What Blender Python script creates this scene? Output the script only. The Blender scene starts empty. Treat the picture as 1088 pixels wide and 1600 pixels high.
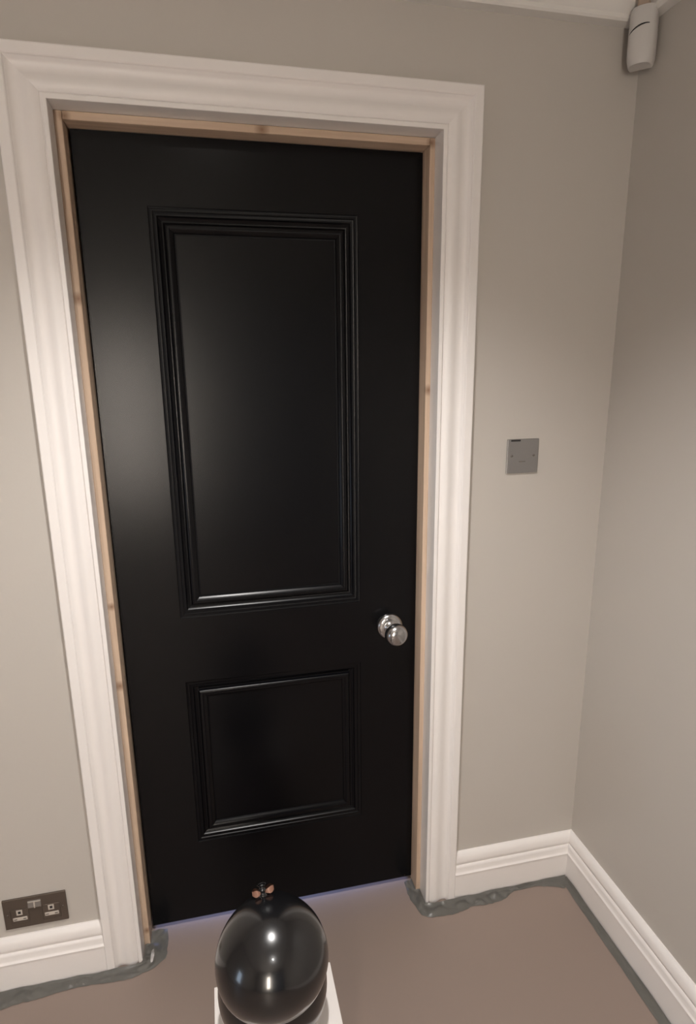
import bpy, bmesh, math, random
from mathutils import Vector, Matrix, noise
random.seed(7)
SC = bpy.context.scene
COL = SC.collection

# ------------------------------------------------------------------ camera
cd = bpy.data.cameras.new('camera')
cam = bpy.data.objects.new('camera', cd); COL.objects.link(cam)
R_ = (0.97511998, -0.22142404, -0.01060255)
U_ = (0.06206946, 0.22680425, 0.9719605)
F_ = (0.21281072, 0.9484362, -0.23490502)
M = Matrix(((R_[0], U_[0], -F_[0]), (R_[1], U_[1], -F_[1]), (R_[2], U_[2], -F_[2]))).to_4x4()
M.translation = (0.2441, -1.3992, 1.5191)
cam.matrix_world = M
cd.sensor_fit = 'VERTICAL'; cd.sensor_height = 24.0
cd.lens = 952.1956 * 24.0 / 1600.0
cd.shift_y = 8.69 / 1600.0
cd.clip_start = 0.02
SC.camera = cam

# ------------------------------------------------------------------ world, lights, exposure
w = bpy.data.worlds.new('world'); SC.world = w; w.use_nodes = True
w.node_tree.nodes['Background'].inputs[0].default_value = (0.5, 0.55, 0.65, 1)
w.node_tree.nodes['Background'].inputs[1].default_value = 0.15
SC.view_settings.view_transform = 'Standard'; SC.view_settings.look = 'None'
SC.view_settings.gamma = 1; SC.view_settings.use_curve_mapping = False
SC.view_settings.exposure = 0.04

CEIL = 2.36
def light(name, kind, loc, power, col, rot=(0, 0, 0), **kw):
    l = bpy.data.lights.new(name, kind); l.energy = power; l.color = col
    for k, v in kw.items(): setattr(l, k, v)
    o = bpy.data.objects.new(name, l); COL.objects.link(o); o.location = loc; o.rotation_euler = rot
    return o
DOWN = [(0.30, -0.82, 104, 120, .85), (0.25, -2.25, 46, 114, .85)]
for (x, y, p, an, bl) in DOWN:
    light('downlight_beam', 'SPOT', (x, y, CEIL - .03), p, (1, .968, .94), spot_size=math.radians(an), spot_blend=bl, shadow_soft_size=.035)
# blue fill light added in front of the invented pane of the left wall 
light('added_blue_fill', 'AREA', (-2.12, -1.5, .6), 3, (.80, .89, 1), (0, math.radians(-90), 0), shape='RECTANGLE', size=.7, size_y=.4)
# the lit room beyond the closed door
light('hall_lamp', 'AREA', (.45, 2.9, .7), 120, (.42, .52, 1), (math.radians(-90), 0, 0), size=.9)

# ------------------------------------------------------------------ materials
def mat(name, col, rough=.6, metal=0, spec=.5, bump=0, bscale=60, var=0, vscale=4, coat=0, coat_r=.1):
    m = bpy.data.materials.new(name); m.use_nodes = True
    nt = m.node_tree; b = nt.nodes['Principled BSDF']
    b.inputs['Base Color'].default_value = (*col, 1)
    b.inputs['Roughness'].default_value = rough; b.inputs['Metallic'].default_value = metal
    b.inputs['Specular IOR Level'].default_value = spec
    b.inputs['Coat Weight'].default_value = coat; b.inputs['Coat Roughness'].default_value = coat_r
    tc = nt.nodes.new('ShaderNodeTexCoord')
    if var:
        n = nt.nodes.new('ShaderNodeTexNoise'); n.inputs['Scale'].default_value = vscale; n.inputs['Detail'].default_value = 4
        nt.links.new(tc.outputs['Object'], n.inputs['Vector'])
        mx = nt.nodes.new('ShaderNodeMix'); mx.data_type = 'RGBA'
        mx.inputs[6].default_value = (*[c * (1 - var) for c in col], 1); mx.inputs[7].default_value = (*[min(1, c * (1 + var)) for c in col], 1)
        nt.links.new(n.outputs['Fac'], mx.inputs[0]); nt.links.new(mx.outputs[2], b.inputs['Base Color'])
    if bump:
        n = nt.nodes.new('ShaderNodeTexNoise'); n.inputs['Scale'].default_value = bscale; n.inputs['Detail'].default_value = 5
        nt.links.new(tc.outputs['Object'], n.inputs['Vector'])
        bp = nt.nodes.new('ShaderNodeBump'); bp.inputs['Strength'].default_value = bump; bp.inputs['Distance'].default_value = .002
        nt.links.new(n.outputs['Fac'], bp.inputs['Height']); nt.links.new(bp.outputs['Normal'], b.inputs['Normal'])
    return m
WALL = mat('wall_paint', (.50, .468, .430), .55, bump=.12, bscale=90, var=.015, vscale=2)
TRIM = mat('trim_paint', (.80, .765, .745), .42, bump=.06, bscale=70, var=.015, vscale=9)
CEILM = mat('ceiling_paint', (.74, .72, .69), .8, bump=.1)
FLOOR = mat('floor_covering', (.265, .203, .172), .5, bump=.05, bscale=18, var=.07, vscale=1.6)
BLACK = mat('black_paint', (.0018, .0018, .0026), .27, spec=.24, bump=.03, bscale=40)
CHROME = mat('chrome', (.47, .465, .465), .22, metal=1)
STEEL = mat('brushed_steel', (.30, .29, .285), .38, metal=.75, bump=.1, bscale=200)
BRONZE = mat('dark_nickel', (.125, .10, .082), .42, metal=.55)
PALE = mat('pale_insert', (.50, .45, .40), .35)
DARK = mat('dark_recess', (.012, .011, .010), .6)
GREYP = mat('grey_insert', (.17, .15, .135), .4)
SENS = mat('sensor_plastic', (.56, .54, .52), .45)
BRACK = mat('sensor_bracket', (.36, .28, .22), .6)
TAPE = mat('grey_tape', (.25, .24, .22), .32, bump=.5, bscale=45, var=.18, vscale=18)
BALL = mat('balloon_rubber', (.006, .006, .007), .22, spec=.6, coat=.5, coat_r=.06)
ROSE = mat('rose_ribbon', (.50, .28, .20), .3, metal=.4)
BOXW = mat('white_card', (.88, .83, .80), .5)
GLASSB = mat('window_glow', (.1, .1, .1), .2)
def emis(name, col, s):
    m = mat(name, col, .3); b = m.node_tree.nodes['Principled BSDF']
    b.inputs['Emission Color'].default_value = (*col, 1); b.inputs['Emission Strength'].default_value = s
    return m
BLUEGLOW = emis('blue_glow_pane', (.35, .62, 1), 1.6)  # blue glow of the added left window, for the balloon to reflect
WARMGLOW = emis('warm_glow_pane', (1, .90, .79), 38.0)  # strong warm glow added behind the camera to light up the left stile
LAMP = emis('lamp_disc', (1, .93, .85), 30)

def wood_mat(knots, scale=(60, 60, 2.2)):
    m = bpy.data.materials.new('raw_softwood'); m.use_nodes = True
    nt = m.node_tree; b = nt.nodes['Principled BSDF']; b.inputs['Roughness'].default_value = .55
    N, L = nt.nodes.new, nt.links.new
    tc = N('ShaderNodeTexCoord'); mp = N('ShaderNodeMapping'); mp.inputs['Scale'].default_value = scale
    L(tc.outputs['Object'], mp.inputs['Vector'])
    n = N('ShaderNodeTexNoise'); n.inputs['Scale'].default_value = 1.2; n.inputs['Detail'].default_value = 4
    L(mp.outputs['Vector'], n.inputs['Vector'])
    cr = N('ShaderNodeValToRGB')
    cr.color_ramp.elements[0].position = .3; cr.color_ramp.elements[0].color = (.47, .34, .245, 1)
    cr.color_ramp.elements[1].position = .7; cr.color_ramp.elements[1].color = (.63, .48, .36, 1)
    L(n.outputs['Fac'], cr.inputs[0]); last = cr.outputs[0]
    for k in knots:
        d = N('ShaderNodeVectorMath'); d.operation = 'DISTANCE'; d.inputs[1].default_value = k[:3]
        L(tc.outputs['Object'], d.inputs[0])
        mr = N('ShaderNodeMapRange'); mr.inputs[1].default_value = .0; mr.inputs[2].default_value = k[3]
        mr.inputs[3].default_value = .85; mr.inputs[4].default_value = 0; L(d.outputs['Value'], mr.inputs[0])
        mx = N('ShaderNodeMix'); mx.data_type = 'RGBA'; mx.inputs[7].default_value = (.16, .07, .03, 1)
        L(mr.outputs[0], mx.inputs[0]); L(last, mx.inputs[6]); last = mx.outputs[2]
    L(last, b.inputs['Base Color'])
    return m

# ------------------------------------------------------------------ helpers
def link(name, bm, m, parent=None, smooth=False, loc=None, auto=None):
    me = bpy.data.meshes.new(name)
    bmesh.ops.recalc_face_normals(bm, faces=bm.faces)
    if smooth:
        for f in bm.faces: f.smooth = True
    bm.to_mesh(me); bm.free()
    if auto: me.set_sharp_from_angle(angle=math.radians(auto))
    me.materials.append(m)
    o = bpy.data.objects.new(name, me); COL.objects.link(o)
    if parent is not None: o.parent = parent
    if loc: o.location = loc
    return o
def empty(name, loc=(0, 0, 0), rz=0):
    o = bpy.data.objects.new(name, None); COL.objects.link(o); o.location = loc; o.rotation_euler.z = rz
    o.empty_display_size = .05
    return o
def tag(o, label=None, cat=None, group=None, kind=None):
    if label: o['label'] = label
    if cat: o['category'] = cat
    if group: o['group'] = group
    if kind: o['kind'] = kind
    return o
def box(bm, x0, x1, y0, y1, z0, z1, bev=0, seg=2):
    vs = [bm.verts.new((x, y, z)) for x in (x0, x1) for y in (y0, y1) for z in (z0, z1)]
    fs = [bm.faces.new([vs[i] for i in q]) for q in ((0, 1, 3, 2), (4, 6, 7, 5), (0, 4, 5, 1), (2, 3, 7, 6), (0, 2, 6, 4), (1, 5, 7, 3))]
    if bev:
        es = list({e for f in fs for e in f.edges})
        bmesh.ops.bevel(bm, geom=es, offset=bev, segments=seg, affect='EDGES', profile=.5)
def bx(*a, bev=0, seg=2):
    bm = bmesh.new(); box(bm, *a, bev=bev, seg=seg); return bm
def loft(rings, closed_ring=False, caps=True):
    """rings: lists of points, the rings joined one to the next"""
    bm = bmesh.new(); V = [[bm.verts.new(p) for p in r] for r in rings]
    n = len(rings[0])
    for a, b in zip(V[:-1], V[1:]):
        for i in range(n if closed_ring else n - 1):
            j = (i + 1) % n
            bm.faces.new((a[i], a[j], b[j], b[i]))
    if caps and closed_ring:
        bm.faces.new(V[0][::-1]); bm.faces.new(V[-1])
    return bm
def lathe(prof, seg=48):
    """prof: (radius, height) about z"""
    bm = bmesh.new(); rows = []
    for r, z in prof:
        if r < 1e-6: rows.append([bm.verts.new((0, 0, z))])
        else: rows.append([bm.verts.new((r * math.cos(2 * math.pi * k / seg), r * math.sin(2 * math.pi * k / seg), z)) for k in range(seg)])
    for a, b in zip(rows[:-1], rows[1:]):
        for k in range(seg):
            j = (k + 1) % seg
            if len(a) == 1 and len(b) == 1: continue
            if len(a) == 1: bm.faces.new((a[0], b[k], b[j]))
            elif len(b) == 1: bm.faces.new((a[k], a[j], b[0]))
            else: bm.faces.new((a[k], a[j], b[j], b[k]))
    return bm
def xf(bm, m): bmesh.ops.transform(bm, matrix=m, verts=bm.verts); return bm
def smooth_prof(p, n=4):
    """Catmull-Rom through the points marked by None-free tuples"""
    out = []
    for i in range(len(p) - 1):
        a = p[max(i - 1, 0)]; b = p[i]; c = p[i + 1]; d = p[min(i + 2, len(p) - 1)]
        for k in range(n):
            t = k / n
            out.append(tuple(.5 * ((2 * b[j]) + (-a[j] + c[j]) * t + (2 * a[j] - 5 * b[j] + 4 * c[j] - d[j]) * t * t + (-a[j] + 3 * b[j] - 3 * c[j] + d[j]) * t ** 3) for j in (0, 1)))
    out.append(p[-1]); return out

# ------------------------------------------------------------------ key measures (metres)
W, ZD = .762, 2.0033              # clear opening between the timber strips
XL, XR, ZI = -.0153, .7744, 2.0194   # inner edge of the white casing
A = .0891                         # casing width
XC = 1.2471                       # right wall
DY = .0769                        # door face behind the wall face
YW = .0334                        # timber strip face
X0, Y0 = -2.2, -4.0               # room extent
WT = .16                          # wall thickness

# ------------------------------------------------------------------ setting
def struct(o, label, cat): return tag(o, label, cat, kind='structure')
bm = bx(X0 - .1, XC + .1, Y0 - .1, 3.2, -.05, 0)
struct(link('floor', bm, FLOOR), 'smooth brown-beige floor covering in front of the black door', 'floor')
struct(link('ceiling', bx(X0 - .1, XC + .1, Y0 - .1, .2, CEIL, CEIL + .05), CEILM), 'white ceiling above the cornice', 'ceiling')
bm = bmesh.new()
box(bm, X0 - .1, XL - .012, 0, WT, 0, CEIL); box(bm, XR + .012, XC + .1, 0, WT, 0, CEIL); box(bm, XL - .012, XR + .012, 0, WT, ZI + .012, CEIL)
struct(link('wall_back', bm, WALL), 'grey-beige painted wall with the black door in it', 'wall')
struct(link('wall_right', bx(XC, XC + .1, Y0 - .1, 0, 0, CEIL), WALL), 'grey-beige painted wall to the right of the corner', 'wall')
# left wall and wall behind the camera, openings cut for the added windows
bm = bmesh.new()
box(bm, X0 - .1, X0, Y0 - .1, -1.75, 0, CEIL); box(bm, X0 - .1, X0, -1.3, 0, 0, CEIL); box(bm, X0 - .1, X0, -1.75, -1.3, 0, .2); box(bm, X0 - .1, X0, -1.75, -1.3, 1.0, CEIL)
struct(link('wall_left', bm, WALL), 'grey-beige wall with an added window, left of the camera', 'wall')
bm = bmesh.new()
box(bm, X0, -.68, Y0 - .1, Y0, 0, CEIL); box(bm, -.24, -.08, Y0 - .1, Y0, 0, CEIL); box(bm, -.68, -.24, Y0 - .1, Y0, 0, .45); box(bm, -.68, -.24, Y0 - .1, Y0, 1.85, CEIL)
box(bm, -.08, XC, Y0 - .1, Y0, 2.05, CEIL)  # wide gap below is added, so the door reflects something dark
struct(link('wall_front', bm, WALL), 'grey-beige wall with an added window and an added wide dark opening, behind the camera', 'wall')
def window(name, pts, m, label):  # unseen windows, added only for reflections on door and balloon
    e = struct(empty(name, (0, 0, 0)), label, 'added window')
    (x0, x1, y0, y1, z0, z1) = pts
    link('glow_pane', bx(x0, x1, y0, y1, z0, z1), m, e)
    bm = bmesh.new(); t = .05
    if x1 - x0 < y1 - y0:
        a, b = x1, x1 + .03
        box(bm, a, b, y0, y0 + t, z0, z1); box(bm, a, b, y1 - t, y1, z0, z1); box(bm, a, b, y0 + t, y1 - t, z0, z0 + t); box(bm, a, b, y0 + t, y1 - t, z1 - t, z1)
        box(bm, a, b, (y0 + y1) / 2 - .02, (y0 + y1) / 2 + .02, z0 + t, z1 - t)
    else:
        a, b = y1, y1 + .03
        box(bm, x0, x0 + t, a, b, z0, z1); box(bm, x1 - t, x1, a, b, z0, z1); box(bm, x0 + t, x1 - t, a, b, z0, z0 + t); box(bm, x0 + t, x1 - t, a, b, z1 - t, z1)
        box(bm, (x0 + x1) / 2 - .02, (x0 + x1) / 2 + .02, a, b, z0 + t, z1 - t)
    link('added_window_frame', bm, TRIM, e)
window('added_window_1', (X0 - .06, X0 - .05, -1.75, -1.3, .2, 1.0), BLUEGLOW, 'added white framed glowing window in the left wall, for the balloon reflection')
window('added_window_2', (-.68, -.24, Y0 - .06, Y0 - .05, .45, 1.85), WARMGLOW, 'added white framed glowing window behind the camera, for the glow on the door')

# skirting boards (profile: distance from wall, height)
HS = .1492
sk = [(0, 0), (.0205, 0), (.0205, .080), (.0225, .0825), (.0225, .085), (.0200, .0885)] + \
     smooth_prof([(.0190, .090), (.0175, .098), (.0165, .105), (.0140, .1095)], 3) + [(.0118, .1105), (.0118, .1130)] + \
     smooth_prof([(.0140, .1150), (.0150, .1200), (.0142, .1280), (.0120, .1370), (.0080, .1440), (.0035, HS)], 3) + [(0, HS)]
def skirt(name, a, b, label):
    bm = loft([[a(d, z) for d, z in sk], [b(d, z) for d, z in sk]], True)
    return struct(link(name, bm, TRIM, smooth=True, auto=35), label, 'skirting board')
skirt('baseboard_back', lambda d, z: (XR + A - .001, -d, z), lambda d, z: (XC - d, -d, z), 'white moulded skirting board between door casing and corner')
skirt('baseboard_back.001', lambda d, z: (X0 + d, -d, z), lambda d, z: (XL - A + .001, -d, z), 'white moulded skirting board left of the door, below the double socket')
skirt('baseboard_right', lambda d, z: (XC - d, -d, z), lambda d, z: (XC - d, Y0, z), 'white moulded skirting board along the right wall')

# cornice (distance from wall, height)
ZK = 2.2533
co = [(0, ZK), (.026, ZK), (.030, ZK + .004), (.030, ZK + .012), (.033, ZK + .016)] + \
     smooth_prof([(.036, ZK + .020), (.042, ZK + .045), (.058, ZK + .072), (.085, ZK + .088), (.110, ZK + .092)], 4) + [(.115, CEIL), (0, CEIL)]
def corn(name, a, b, label): struct(link(name, loft([[a(d, z) for d, z in co], [b(d, z) for d, z in co]], True), CEILM, smooth=True, auto=35), label, 'cornice')
corn('trim_1', lambda d, z: (X0, -d, z), lambda d, z: (XC - d, -d, z), 'white plaster cornice above the door wall')
corn('trim_2', lambda d, z: (XC - d, -d, z), lambda d, z: (XC - d, Y0, z), 'white plaster cornice above the right wall')

# door casing: profile (distance from inner edge, projection from wall)
K = A / .09
ca = [(0, 0), (0, .0160), (.0010, .0171), (.0085, .0171), (.0100, .0155), (.0105, .0115), (.0125, .0110)] + \
     smooth_prof([(.0130, .0122), (.0180, .0150), (.0240, .0172), (.0310, .0176), (.0380, .0155), (.0450, .0125), (.0530, .0112), (.0610, .0130), (.0660, .0180)], 3) + \
     [(.0670, .0188), (.0680, .0215), (.0700, .0230), (.0870, .0230), (.0893, .0215), (.09, .0180), (.09, 0)]
ca = [(a * K, b) for a, b in ca]
t3 = struct(empty('trim_3', (W / 2, 0, 0)), 'white moulded architrave framing the black door', 'architrave')
def cas(name, r0, r1):
    o = link(name, loft([r0, r1], True), TRIM, smooth=True, auto=30); o.parent = t3; o.matrix_parent_inverse = Matrix.Translation((-W / 2, 0, 0)); return o
cas('casing_leg', [(XL - d, -h, .001) for d, h in ca], [(XL - d, -h, ZI + d) for d, h in ca])
cas('casing_leg.001', [(XR + d, -h, .001) for d, h in ca], [(XR + d, -h, ZI + d) for d, h in ca])
cas('casing_head', [(XL - d, -h, ZI + d) for d, h in ca], [(XR + d, -h, ZI + d) for d, h in ca])

# lining: painted reveal plus raw timber strips
t4 = struct(empty('trim_4', (W / 2, 0, 0)), 'painted door lining with raw timber strips inside the casing', 'door lining')
def child(o, p): o.parent = p; o.matrix_parent_inverse = Matrix.Translation(-p.location); return o
bm = bmesh.new()
box(bm, XL - .012, XL, 0, WT, 0.001, ZI + .012); box(bm, XR, XR + .012, 0, WT, 0.001, ZI + .012); box(bm, XL, XR, 0, WT, ZI, ZI + .012)
child(link('painted_lining', bm, TRIM), t4)
KN = [(-.006, YW, 1.67, .016), (-.006, YW, .78, .016), (-.006, YW, .985, .012), (-.005, YW, .05, .012), (.005, YW, ZD + .006, .014), (.39, YW, ZD + .007, .018), (.77, YW, 1.47, .016), (.765, YW, ZD + .005, .014)]
WOOD = wood_mat(KN); WOODH = wood_mat(KN, (2.2, 60, 60))
e = .0006
o = child(link('timber_jamb', bx(XL, 0, YW, WT - .03, .001, ZI - e, bev=.0012, seg=1), WOOD), t4)
o = child(link('timber_jamb.001', bx(W, XR, YW, WT - .03, .001, ZI - e, bev=.0012, seg=1), WOOD), t4)
o = child(link('timber_head', bx(e, W - e, YW, WT - .03, ZD, ZI - e, bev=.0012, seg=1), WOODH), t4)
bm = bmesh.new()
box(bm, 0, .014, DY + .046, WT - .031, .001, ZD); box(bm, W - .014, W, DY + .046, WT - .031, .001, ZD); box(bm, .014, W - .014, DY + .046, WT - .031, ZD - .014, ZD)
child(link('door_light_stop', bm, WOOD), t4)  # unseen strips added to block light leaking round the leaf

# ------------------------------------------------------------------ door
dr = struct(empty('door_1', (.005, DY + .02, 0)), 'satin black two-panel door with chrome knob', 'door')
DL, DRX, DB, DT = .005, .7605, .017, 2.0015
PX0, PX1 = .144, .606
PAN = [(.921, 1.864, 'upper_panel', 'upper_moulding'), (.264, .747, 'lower_panel', 'lower_moulding')]
th = .044; IN = .0545
bm = bmesh.new()
def slab(x0, x1, z0, z1): box(bm, x0, x1, DY, DY + th, z0, z1)
slab(DL, PX0, DB, DT); slab(PX1, DRX, DB, DT)
slab(PX0, PX1, DB, PAN[1][0]); slab(PX0, PX1, PAN[1][1], PAN[0][0]); slab(PX0, PX1, PAN[0][1], DT)
bmesh.ops.remove_doubles(bm, verts=bm.verts, dist=1e-5)
child(link('door_leaf', bm, BLACK), dr)
mo = [(0, .0), (.0008, .0022), (.0025, .0028), (.0085, .0030), (.0095, .0046), (.0110, .0052), (.0170, .0056), (.0180, .0072), (.0200, .0090)] + \
     smooth_prof([(.0225, .0105), (.0265, .0125), (.0290, .0125)], 3) + \
     smooth_prof([(.0300, .0110), (.0320, .0060), (.0360, .0035), (.0410, .0035), (.0460, .0060), (.0500, .0092)], 4) + [(.0512, .0120), (IN, .0125)]
for z0, z1, pn, mn in PAN:
    rings = []
    for d, h in mo:
        rings.append([(PX0 + d, DY + h, z0 + d), (PX1 - d, DY + h, z0 + d), (PX1 - d, DY + h, z1 - d), (PX0 + d, DY + h, z1 - d)])
    bmm = bmesh.new(); V = [[bmm.verts.new(p) for p in r] for r in rings]
    for a, b in zip(V[:-1], V[1:]):
        for i in range(4): bmm.faces.new((a[i], a[(i + 1) % 4], b[(i + 1) % 4], b[i]))
    child(link(mn, bmm, BLACK, smooth=True, auto=25), dr)
    child(link(pn, bx(PX0 + .02, PX1 - .02, DY + .0128, DY + th - .004, z0 + .02, z1 - .02), BLACK), dr)
    child(link('panel_backing', bx(PX0, PX1, DY + th - .004, DY + th, z0, z1), BLACK), dr)
# knob: axis along -y
KX, KZ = .6877, .8439
rot = Matrix.Translation((KX, DY, KZ)) @ Matrix.Rotation(math.radians(90), 4, 'X') @ Matrix.Diagonal((1.2, 1.2, 1.3, 1))
kn = child(link('door_knob', xf(lathe([(0, .062), (.006, .0618), (.014, .0605), (.0205, .057), (.0245, .051), (.0255, .045), (.0240, .0395), (.0195, .035), (.0140, .0315), (.0105, .027), (.0090, .020), (.0090, .010)]), rot), CHROME, smooth=True), dr)
tag(kn, 'round polished chrome knob')
r_ = link('rose', xf(lathe([(0, .0135), (.010, .0135), (.0125, .0125), (.0140, .0100), (.0170, .0090), (.0235, .0085), (.0280, .0065), (.0300, .003), (.0303, 0)]), rot), CHROME, smooth=True)
r_.parent = kn; r_.matrix_parent_inverse = Matrix.Translation(-dr.location)
r_.matrix_parent_inverse = Matrix.Identity(4)
tag(r_, 'round chrome backplate of the knob')

# ------------------------------------------------------------------ wall plate right of the door
px, pz, s = .9675, 1.2612, .086
p = tag(empty('wall_plate', (px + s / 2, 0, pz + s / 2)), 'square brushed grey metal outlet plate on wall right of the door', 'wall plate')
link('plate', bx(-s / 2, s / 2, -.0045, 0, -s / 2, s / 2, bev=.0012), STEEL, p)
for sx in (-1, 1):
    sc_ = link('screw', xf(lathe([(0, .0062), (.0022, .0061), (.0032, .0052), (.0034, .004)], 20), Matrix.Translation((sx * .030, 0, .001)) @ Matrix.Rotation(math.radians(90), 4, 'X')), GREYP, p, smooth=True)
    link('screw_slot', bx(sx * .030 - .0026, sx * .030 + .0026, -.0064, -.0058, .0006, .0014), DARK, sc_)
tag(link('outlet_slot', bx(-.010, .008, -.0054, -.004, -.0150, -.0120, bev=.0006, seg=1), GREYP, p), 'small dark flex outlet slot')
tag(link('dark_marking', bx(-.034, -.008, -.0050, -.004, .0375, .0415, bev=.0003, seg=1), DARK, p), 'short black mark at the upper left edge')

# ------------------------------------------------------------------ double socket
sx0, sz0 = -.3275, .1719
s = tag(empty('double_socket', (sx0 + .073, 0, sz0 + .043)), 'dark metal double socket above the skirting, left of the door', 'socket')
link('plate', bx(-.073, .073, -.0045, 0, -.043, .043, bev=.001), BRONZE, s)
for k in (-1, 1):
    cx = k * .0365
    g = link('socket_insert', bx(cx - .021, cx + .021, -.0052, -.004, -.030, .013, bev=.0015), BRONZE, s)
    # earth shutter ring with a dark hole; pin strip pale as a painted reflection
    bm = bmesh.new()
    for a in ((cx - .0068, cx - .0034, -.0062, -.0045, -.0035, .0105), (cx + .0034, cx + .0068, -.0062, -.0045, -.0035, .0105), (cx - .0034, cx + .0034, -.0062, -.0045, .0072, .0105), (cx - .0034, cx + .0034, -.0062, -.0045, -.0035, -.0008)):
        box(bm, *a)
    link('earth_surround', bm, PALE, g); link('earth_hole', bx(cx - .0034, cx + .0034, -.0053, -.0048, -.0008, .0072), DARK, g)
    bm = bx(cx - .0165, cx + .0165, -.0062, -.0045, -.0205, -.0105, bev=.0008, seg=1)
    pl = link('pin_strip_glint', bm, PALE, g)
    for q in (-1, 1): link('pin_hole', bx(cx + q * .0105 - .0035, cx + q * .0105 + .0035, -.0065, -.0060, -.0170, -.0140), GREYP, g)
    xk = k * .0078
    rk = loft([[(xk - .0072, -.0045, .012), (xk - .0072, -.0085, .014), (xk - .0072, -.0055, .031), (xk - .0072, -.0045, .032)],
               [(xk + .0072, -.0045, .012), (xk + .0072, -.0085, .014), (xk + .0072, -.0055, .031), (xk + .0072, -.0045, .032)]], True)
    sw = link('rocker_switch', rk, GREYP, s)
    link('switch_edge', bx(xk - .0068, xk + .0068, -.0070, -.0058, .0280, .0305), PALE, sw)
link('switch_divider', bx(-.0014, .0014, -.0082, -.0045, .012, .0305), PALE, s)
for k in (-1, 1): link('screw', xf(lathe([(0, .0060), (.0022, .0058), (.0030, .0045)], 16), Matrix.Translation((k * .0640, 0, -.001)) @ Matrix.Rotation(math.radians(90), 4, 'X')), BRONZE, s, smooth=True)

# ------------------------------------------------------------------ corner motion sensor
sn = tag(empty('motion_sensor', (XC - .036, -.054, 2.155), math.radians(-45)), 'small white motion sensor high in the corner under the cornice', 'sensor')
def rbox(wx, d0, d1, z0, z1, r, taper=0, seg=6, sc=(.78, .90, .97, 1, 1, 1)):
    """upright rounded slab, front at -y, rounded bottom corners"""
    out = []
    for z, s_ in zip([z0, z0 + .004, z0 + .012, z0 + .022, z1 - .01, z1], sc):
        ring = []; hw = wx / 2 * s_; f = d0 * (s_ * .5 + .5)
        for k in range(seg + 1):
            a = math.pi * k / seg
            ring.append((hw * math.cos(a), f * (math.sin(a) ** .55) * 1.0 if True else 0, z))
        ring = [(hw, d1, z)] + ring + [(-hw, d1, z)]
        out.append(ring)
    return loft(out, True)
link('housing', rbox(.056, -.028, .012, 0, .072, .01, seg=10), SENS, sn, smooth=True, auto=50)
# thin arched seam of the lens
bm = bmesh.new(); pts = []
link('sensor_cap', xf(rbox(.0555, -.0275, .012, .0722, .108, .01, seg=10, sc=(.97, 1, 1, 1, .98, .9)), Matrix.Identity(4)), SENS, sn, smooth=True, auto=50)
bm = bmesh.new(); va = []
for k in range(9):
    t = k / 8; a = math.radians(30 + 95 * (1 - t) + 25)
    x_ = .0275 * math.cos(a); y_ = -.028 * (math.sin(a) ** .55) - .0008; z_ = .060 + .012 * math.sin(t * math.pi * .6)
    th_ = .0014 * math.sin(math.pi * (.12 + .8 * t)) + .0002
    va.append([bm.verts.new((x_, y_, z_ - th_)), bm.verts.new((x_, y_, z_ + th_)), bm.verts.new((x_, y_ + .003, z_ + th_)), bm.verts.new((x_, y_ + .003, z_ - th_))])
for a, b in zip(va[:-1], va[1:]):
    for i in range(4): bm.faces.new((a[i], a[(i + 1) % 4], b[(i + 1) % 4], b[i]))
bm.faces.new(va[0]); bm.faces.new(va[-1][::-1])
tag(link('lens_seam', bm, DARK, sn), 'thin dark arched seam across the sensor front')
tag(link('mounting_bracket', bx(-.012, .012, -.024, .010, .108, .140, bev=.003), BRACK, sn), 'brown bracket above the sensor')

# ------------------------------------------------------------------ crumpled grey tape along the skirting
def resample(p, n):
    L = [0]
    for a, b in zip(p[:-1], p[1:]): L.append(L[-1] + math.dist(a, b))
    out = []
    for k in range(n):
        t = L[-1] * k / (n - 1); i = 0
        while i < len(L) - 2 and L[i + 1] < t: i += 1
        u = (t - L[i]) / max(1e-9, L[i + 1] - L[i])
        out.append((p[i][0] + (p[i + 1][0] - p[i][0]) * u, p[i][1] + (p[i + 1][1] - p[i][1]) * u))
    return out
def tape(pairs, name, label, seed, n_seg=.006, up=.010, amp=.006):
    """pairs of (inner xy, outer xy); inner edge climbs the skirting a little"""
    ins, outs = [], []
    for (a, b), (c, d) in zip(pairs[:-1], pairs[1:]):
        n = max(2, int(max(math.dist(a, c), math.dist(b, d)) / n_seg))
        for k in range(n):
            t = k / n
            ins.append((a[0] + (c[0] - a[0]) * t, a[1] + (c[1] - a[1]) * t)); outs.append((b[0] + (d[0] - b[0]) * t, b[1] + (d[1] - b[1]) * t))
    ins.append(pairs[-1][0]); outs.append(pairs[-1][1])
    bm = bmesh.new(); rows = []; m = 9
    for i, (a, b) in enumerate(zip(ins, outs)):
        wob = 1 + .16 * noise.noise(Vector((i * .09, seed, 0))) + .07 * noise.noise(Vector((i * .5, seed, 4)))
        row = []
        for k in range(m + 1):
            t = k / m
            x = a[0] + (b[0] - a[0]) * t * wob; y = a[1] + (b[1] - a[1]) * t * wob
            z = .0012 + up * max(0, 1 - t * 5) ** 1.5 * (.7 + .6 * noise.noise(Vector((i * .1, seed, 9))))
            q = math.sin(math.pi * min(1, t * 1.0)) ** .6
            z += amp * q * abs(noise.noise(Vector((x * 28, y * 28, seed)))) * 1.6 + amp * .5 * q * abs(noise.noise(Vector((x * 85, y * 85, seed + 3))))
            row.append(bm.verts.new((x, y, z)))
        rows.append(row)
    for r, q in zip(rows[:-1], rows[1:]):
        for k in range(m): bm.faces.new((r[k], r[k + 1], q[k + 1], q[k]))
    bmesh.ops.solidify(bm, geom=bm.faces, thickness=.0005)
    return tag(link(name, bm, TAPE, smooth=True, auto=40), label, 'tape', 'crumpled grey tape strips along the skirting')
S = -.0225
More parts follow.
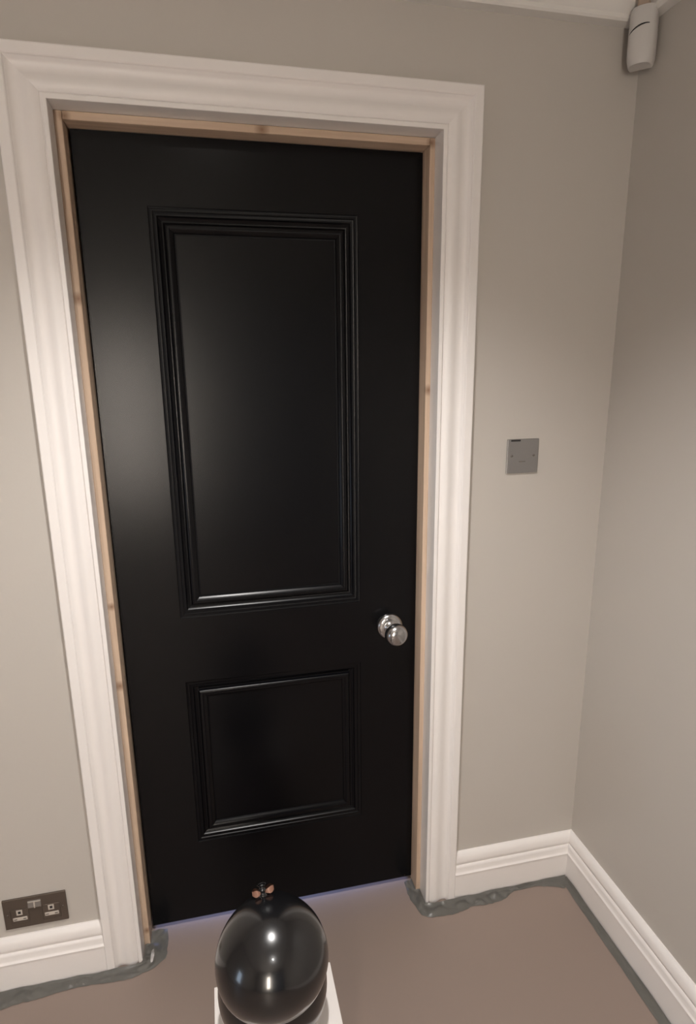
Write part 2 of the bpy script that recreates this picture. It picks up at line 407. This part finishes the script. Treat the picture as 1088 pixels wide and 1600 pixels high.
tape([((-1.0, S), (-1.0, -.075)), ((-.40, S), (-.40, -.068)), ((-.26, S), (-.26, -.057)), ((-.17, S), (-.17, -.046)), ((-.115, -.024), (-.105, -.052)),
      ((-.06, -.024), (-.04, -.056)), ((-.018, -.020), (.012, -.040)), ((-.0125, -.002), (.046, -.016)), ((-.0125, .030), (.046, .024)), ((.0015, .036), (.045, .050)), ((.0015, .072), (.043, .074))],
     'masking_tape', 'crumpled grey tape below left skirting, wrapping round the left casing foot', 3, amp=.008)
tape([((.7605, .074), (.737, .072)), ((.7605, .036), (.735, .030)), ((.772, .031), (.736, .006)), ((.772, -.019), (.750, -.048)), ((.80, -.025), (.775, -.066)), ((.83, -.025), (.835, -.067)), ((.872, -.024), (.90, -.056)), ((.95, S), (.96, -.060)),
      ((1.01, S), (1.01, -.054)), ((1.04, S), (1.045, -.036)), ((1.12, S), (1.12, -.033)), ((1.19, S), (1.18, -.052)), ((1.2235, S), (1.20, -.060))],
     'masking_tape.001', 'crumpled grey tape wrapping the right casing foot, running to the corner', 11, amp=.009)
tape([((1.2240, -.026), (1.204, -.045)), ((1.2240, -.30), (1.201, -.30)), ((1.2240, -.60), (1.198, -.60)), ((1.2240, -1.6), (1.195, -1.6))],
     'masking_tape.002', 'straight grey tape strip along the right wall skirting', 23, n_seg=.01, amp=.003)
# thin white sliver lying at the foot of the left casing
bm = bmesh.new()
fl = [(.006, .018, .004), (.012, .017, .006), (.0135, -.006, .007), (.010, -.022, .004), (.004, -.024, .003), (.005, -.004, .010)]
c = bm.verts.new((.0085, -.002, .014)); vs = [bm.verts.new(p) for p in fl]
for i in range(6): bm.faces.new((c, vs[i], vs[(i + 1) % 6]))
bmesh.ops.solidify(bm, geom=bm.faces, thickness=.0008)
tag(link('white_sliver', bm, TRIM), 'white sliver on the tape at the left casing foot', 'debris')

# ------------------------------------------------------------------ white box and two balloons
BX0, BX1, BY0, BY1, BZ = .178, .438, -.560, -.2945, .20
b = tag(empty('white_box', ((BX0 + BX1) / 2, (BY0 + BY1) / 2, 0)), 'low white box standing on the floor under the black balloons', 'box')
hx, hy = (BX1 - BX0) / 2, (BY1 - BY0) / 2
bm = bmesh.new()
t = .004
box(bm, -hx + .002, hx - .002, -hy + .002, -hy + .002 + t, 0, BZ - .006); box(bm, -hx + .002, hx - .002, hy - .002 - t, hy - .002, 0, BZ - .006)
box(bm, -hx + .002, -hx + .002 + t, -hy + .006, hy - .006, 0, BZ - .006); box(bm, hx - .002 - t, hx - .002, -hy + .006, hy - .006, 0, BZ - .006)
box(bm, -hx + .006, hx - .006, -hy + .006, hy - .006, 0, .004)
link('box_body', bm, BOXW, b)
bm = bmesh.new(); box(bm, -hx, hx, -hy, hy, BZ - .006, BZ, bev=.0015); box(bm, -hx, hx, -hy, -hy + .0018, BZ - .05, BZ - .006); box(bm, -hx, hx, hy - .0018, hy, BZ - .05, BZ - .006)
box(bm, -hx, -hx + .0018, -hy, hy, BZ - .05, BZ - .006); box(bm, hx - .0018, hx, -hy, hy, BZ - .05, BZ - .006)
link('lid', bm, BOXW, b)

def balloon(name, c, r, k, label, up=True, tilt=(0, 0), ribbon=False):
    e = tag(empty(name, c), label, 'balloon', 'black balloons on the white box')
    e.rotation_euler = (tilt[0], tilt[1], 0)
    pr = []
    n = 40
    for i in range(n + 1):
        a = math.pi * i / n
        z = math.cos(a); s_ = math.sin(a)
        rr = r * s_ * (1 - .045 * z)          # a little pear shaped towards the neck
        pr.append((max(rr, 0), r * k * z * (1.0 + .02 * max(0, z) ** 6)))
    pr[0] = (0, pr[0][1]); pr[-1] = (0, pr[-1][1])
    if not up: pr = [(a, -b) for a, b in pr]
    skin = link('balloon_skin', lathe(pr, 64), BALL, e, smooth=True)
    zt = r * k * 1.02 * (1 if up else -1); q = 1 if up else -1
    ne = link('neck', lathe([(.010, zt - q * .006), (.006, zt + q * .002), (.0042, zt + q * .006), (.0070, zt + q * .009), (.0072, zt + q * .012), (.0045, zt + q * .014), (.0075, zt + q * .019), (.0085, zt + q * .0195), (.003, zt + q * .015)], 24), BALL, e, smooth=True)
    if ribbon:
        # narrow ribbon tied round the neck with two small loops
        for k2, (ang, ln) in enumerate(((math.radians(190), .016), (math.radians(10), .018))):
            bm = bmesh.new(); rows = []
            for i in range(17):
                a = 2 * math.pi * i / 16
                u = ln * .5 * (1 - math.cos(a)); v = .0065 * math.sin(a)
                x = .003 + u
                rows.append([bm.verts.new((x * math.cos(ang) - v * math.sin(ang), x * math.sin(ang) + v * math.cos(ang), zt + .007 + s2 * (1.4 - abs(1 - u / ln * 1.6)) + .1 * u)) for s2 in (-.0045, .0045)])
            for r0, r1 in zip(rows[:-1], rows[1:]): bm.faces.new((r0[0], r0[1], r1[1], r1[0]))
            bmesh.ops.solidify(bm, geom=bm.faces, thickness=.0005)
            tag(link('ribbon_loop', bm, ROSE, ne, smooth=True), 'small rose-coloured ribbon loop')
    return e
balloon('balloon', (.2948, -.5105, .5015), .1010, .97, 'upper black balloon with rose-coloured ribbon, resting on the lower balloon', tilt=(math.radians(-24), math.radians(-5)), ribbon=True)
balloon('balloon.001', (.2998, -.4050, .3110), .1095, 1.015, 'lower black balloon standing on white box beneath the upper one', tilt=(math.radians(-115), 0))
# ------------------------------------------------------------------ ceiling downlights over the room
for i, (x, y, p_, an, bl) in enumerate(DOWN):
    lab = ['recessed round ceiling light nearest the door', 'recessed round ceiling light behind the camera'][i]
    e = tag(empty('ceiling_light', (x, y, CEIL)), lab, 'ceiling light', 'recessed ceiling lights')
    link('bezel', lathe([(.036, 0), (.045, 0), (.045, -.004), (.040, -.006), (.036, -.004), (.036, 0)], 32), TRIM, e, smooth=True)
    link('diffuser', lathe([(0, -.0025), (.0355, -.0025), (.0355, -.0005), (0, -.0005)], 32), LAMP, e)
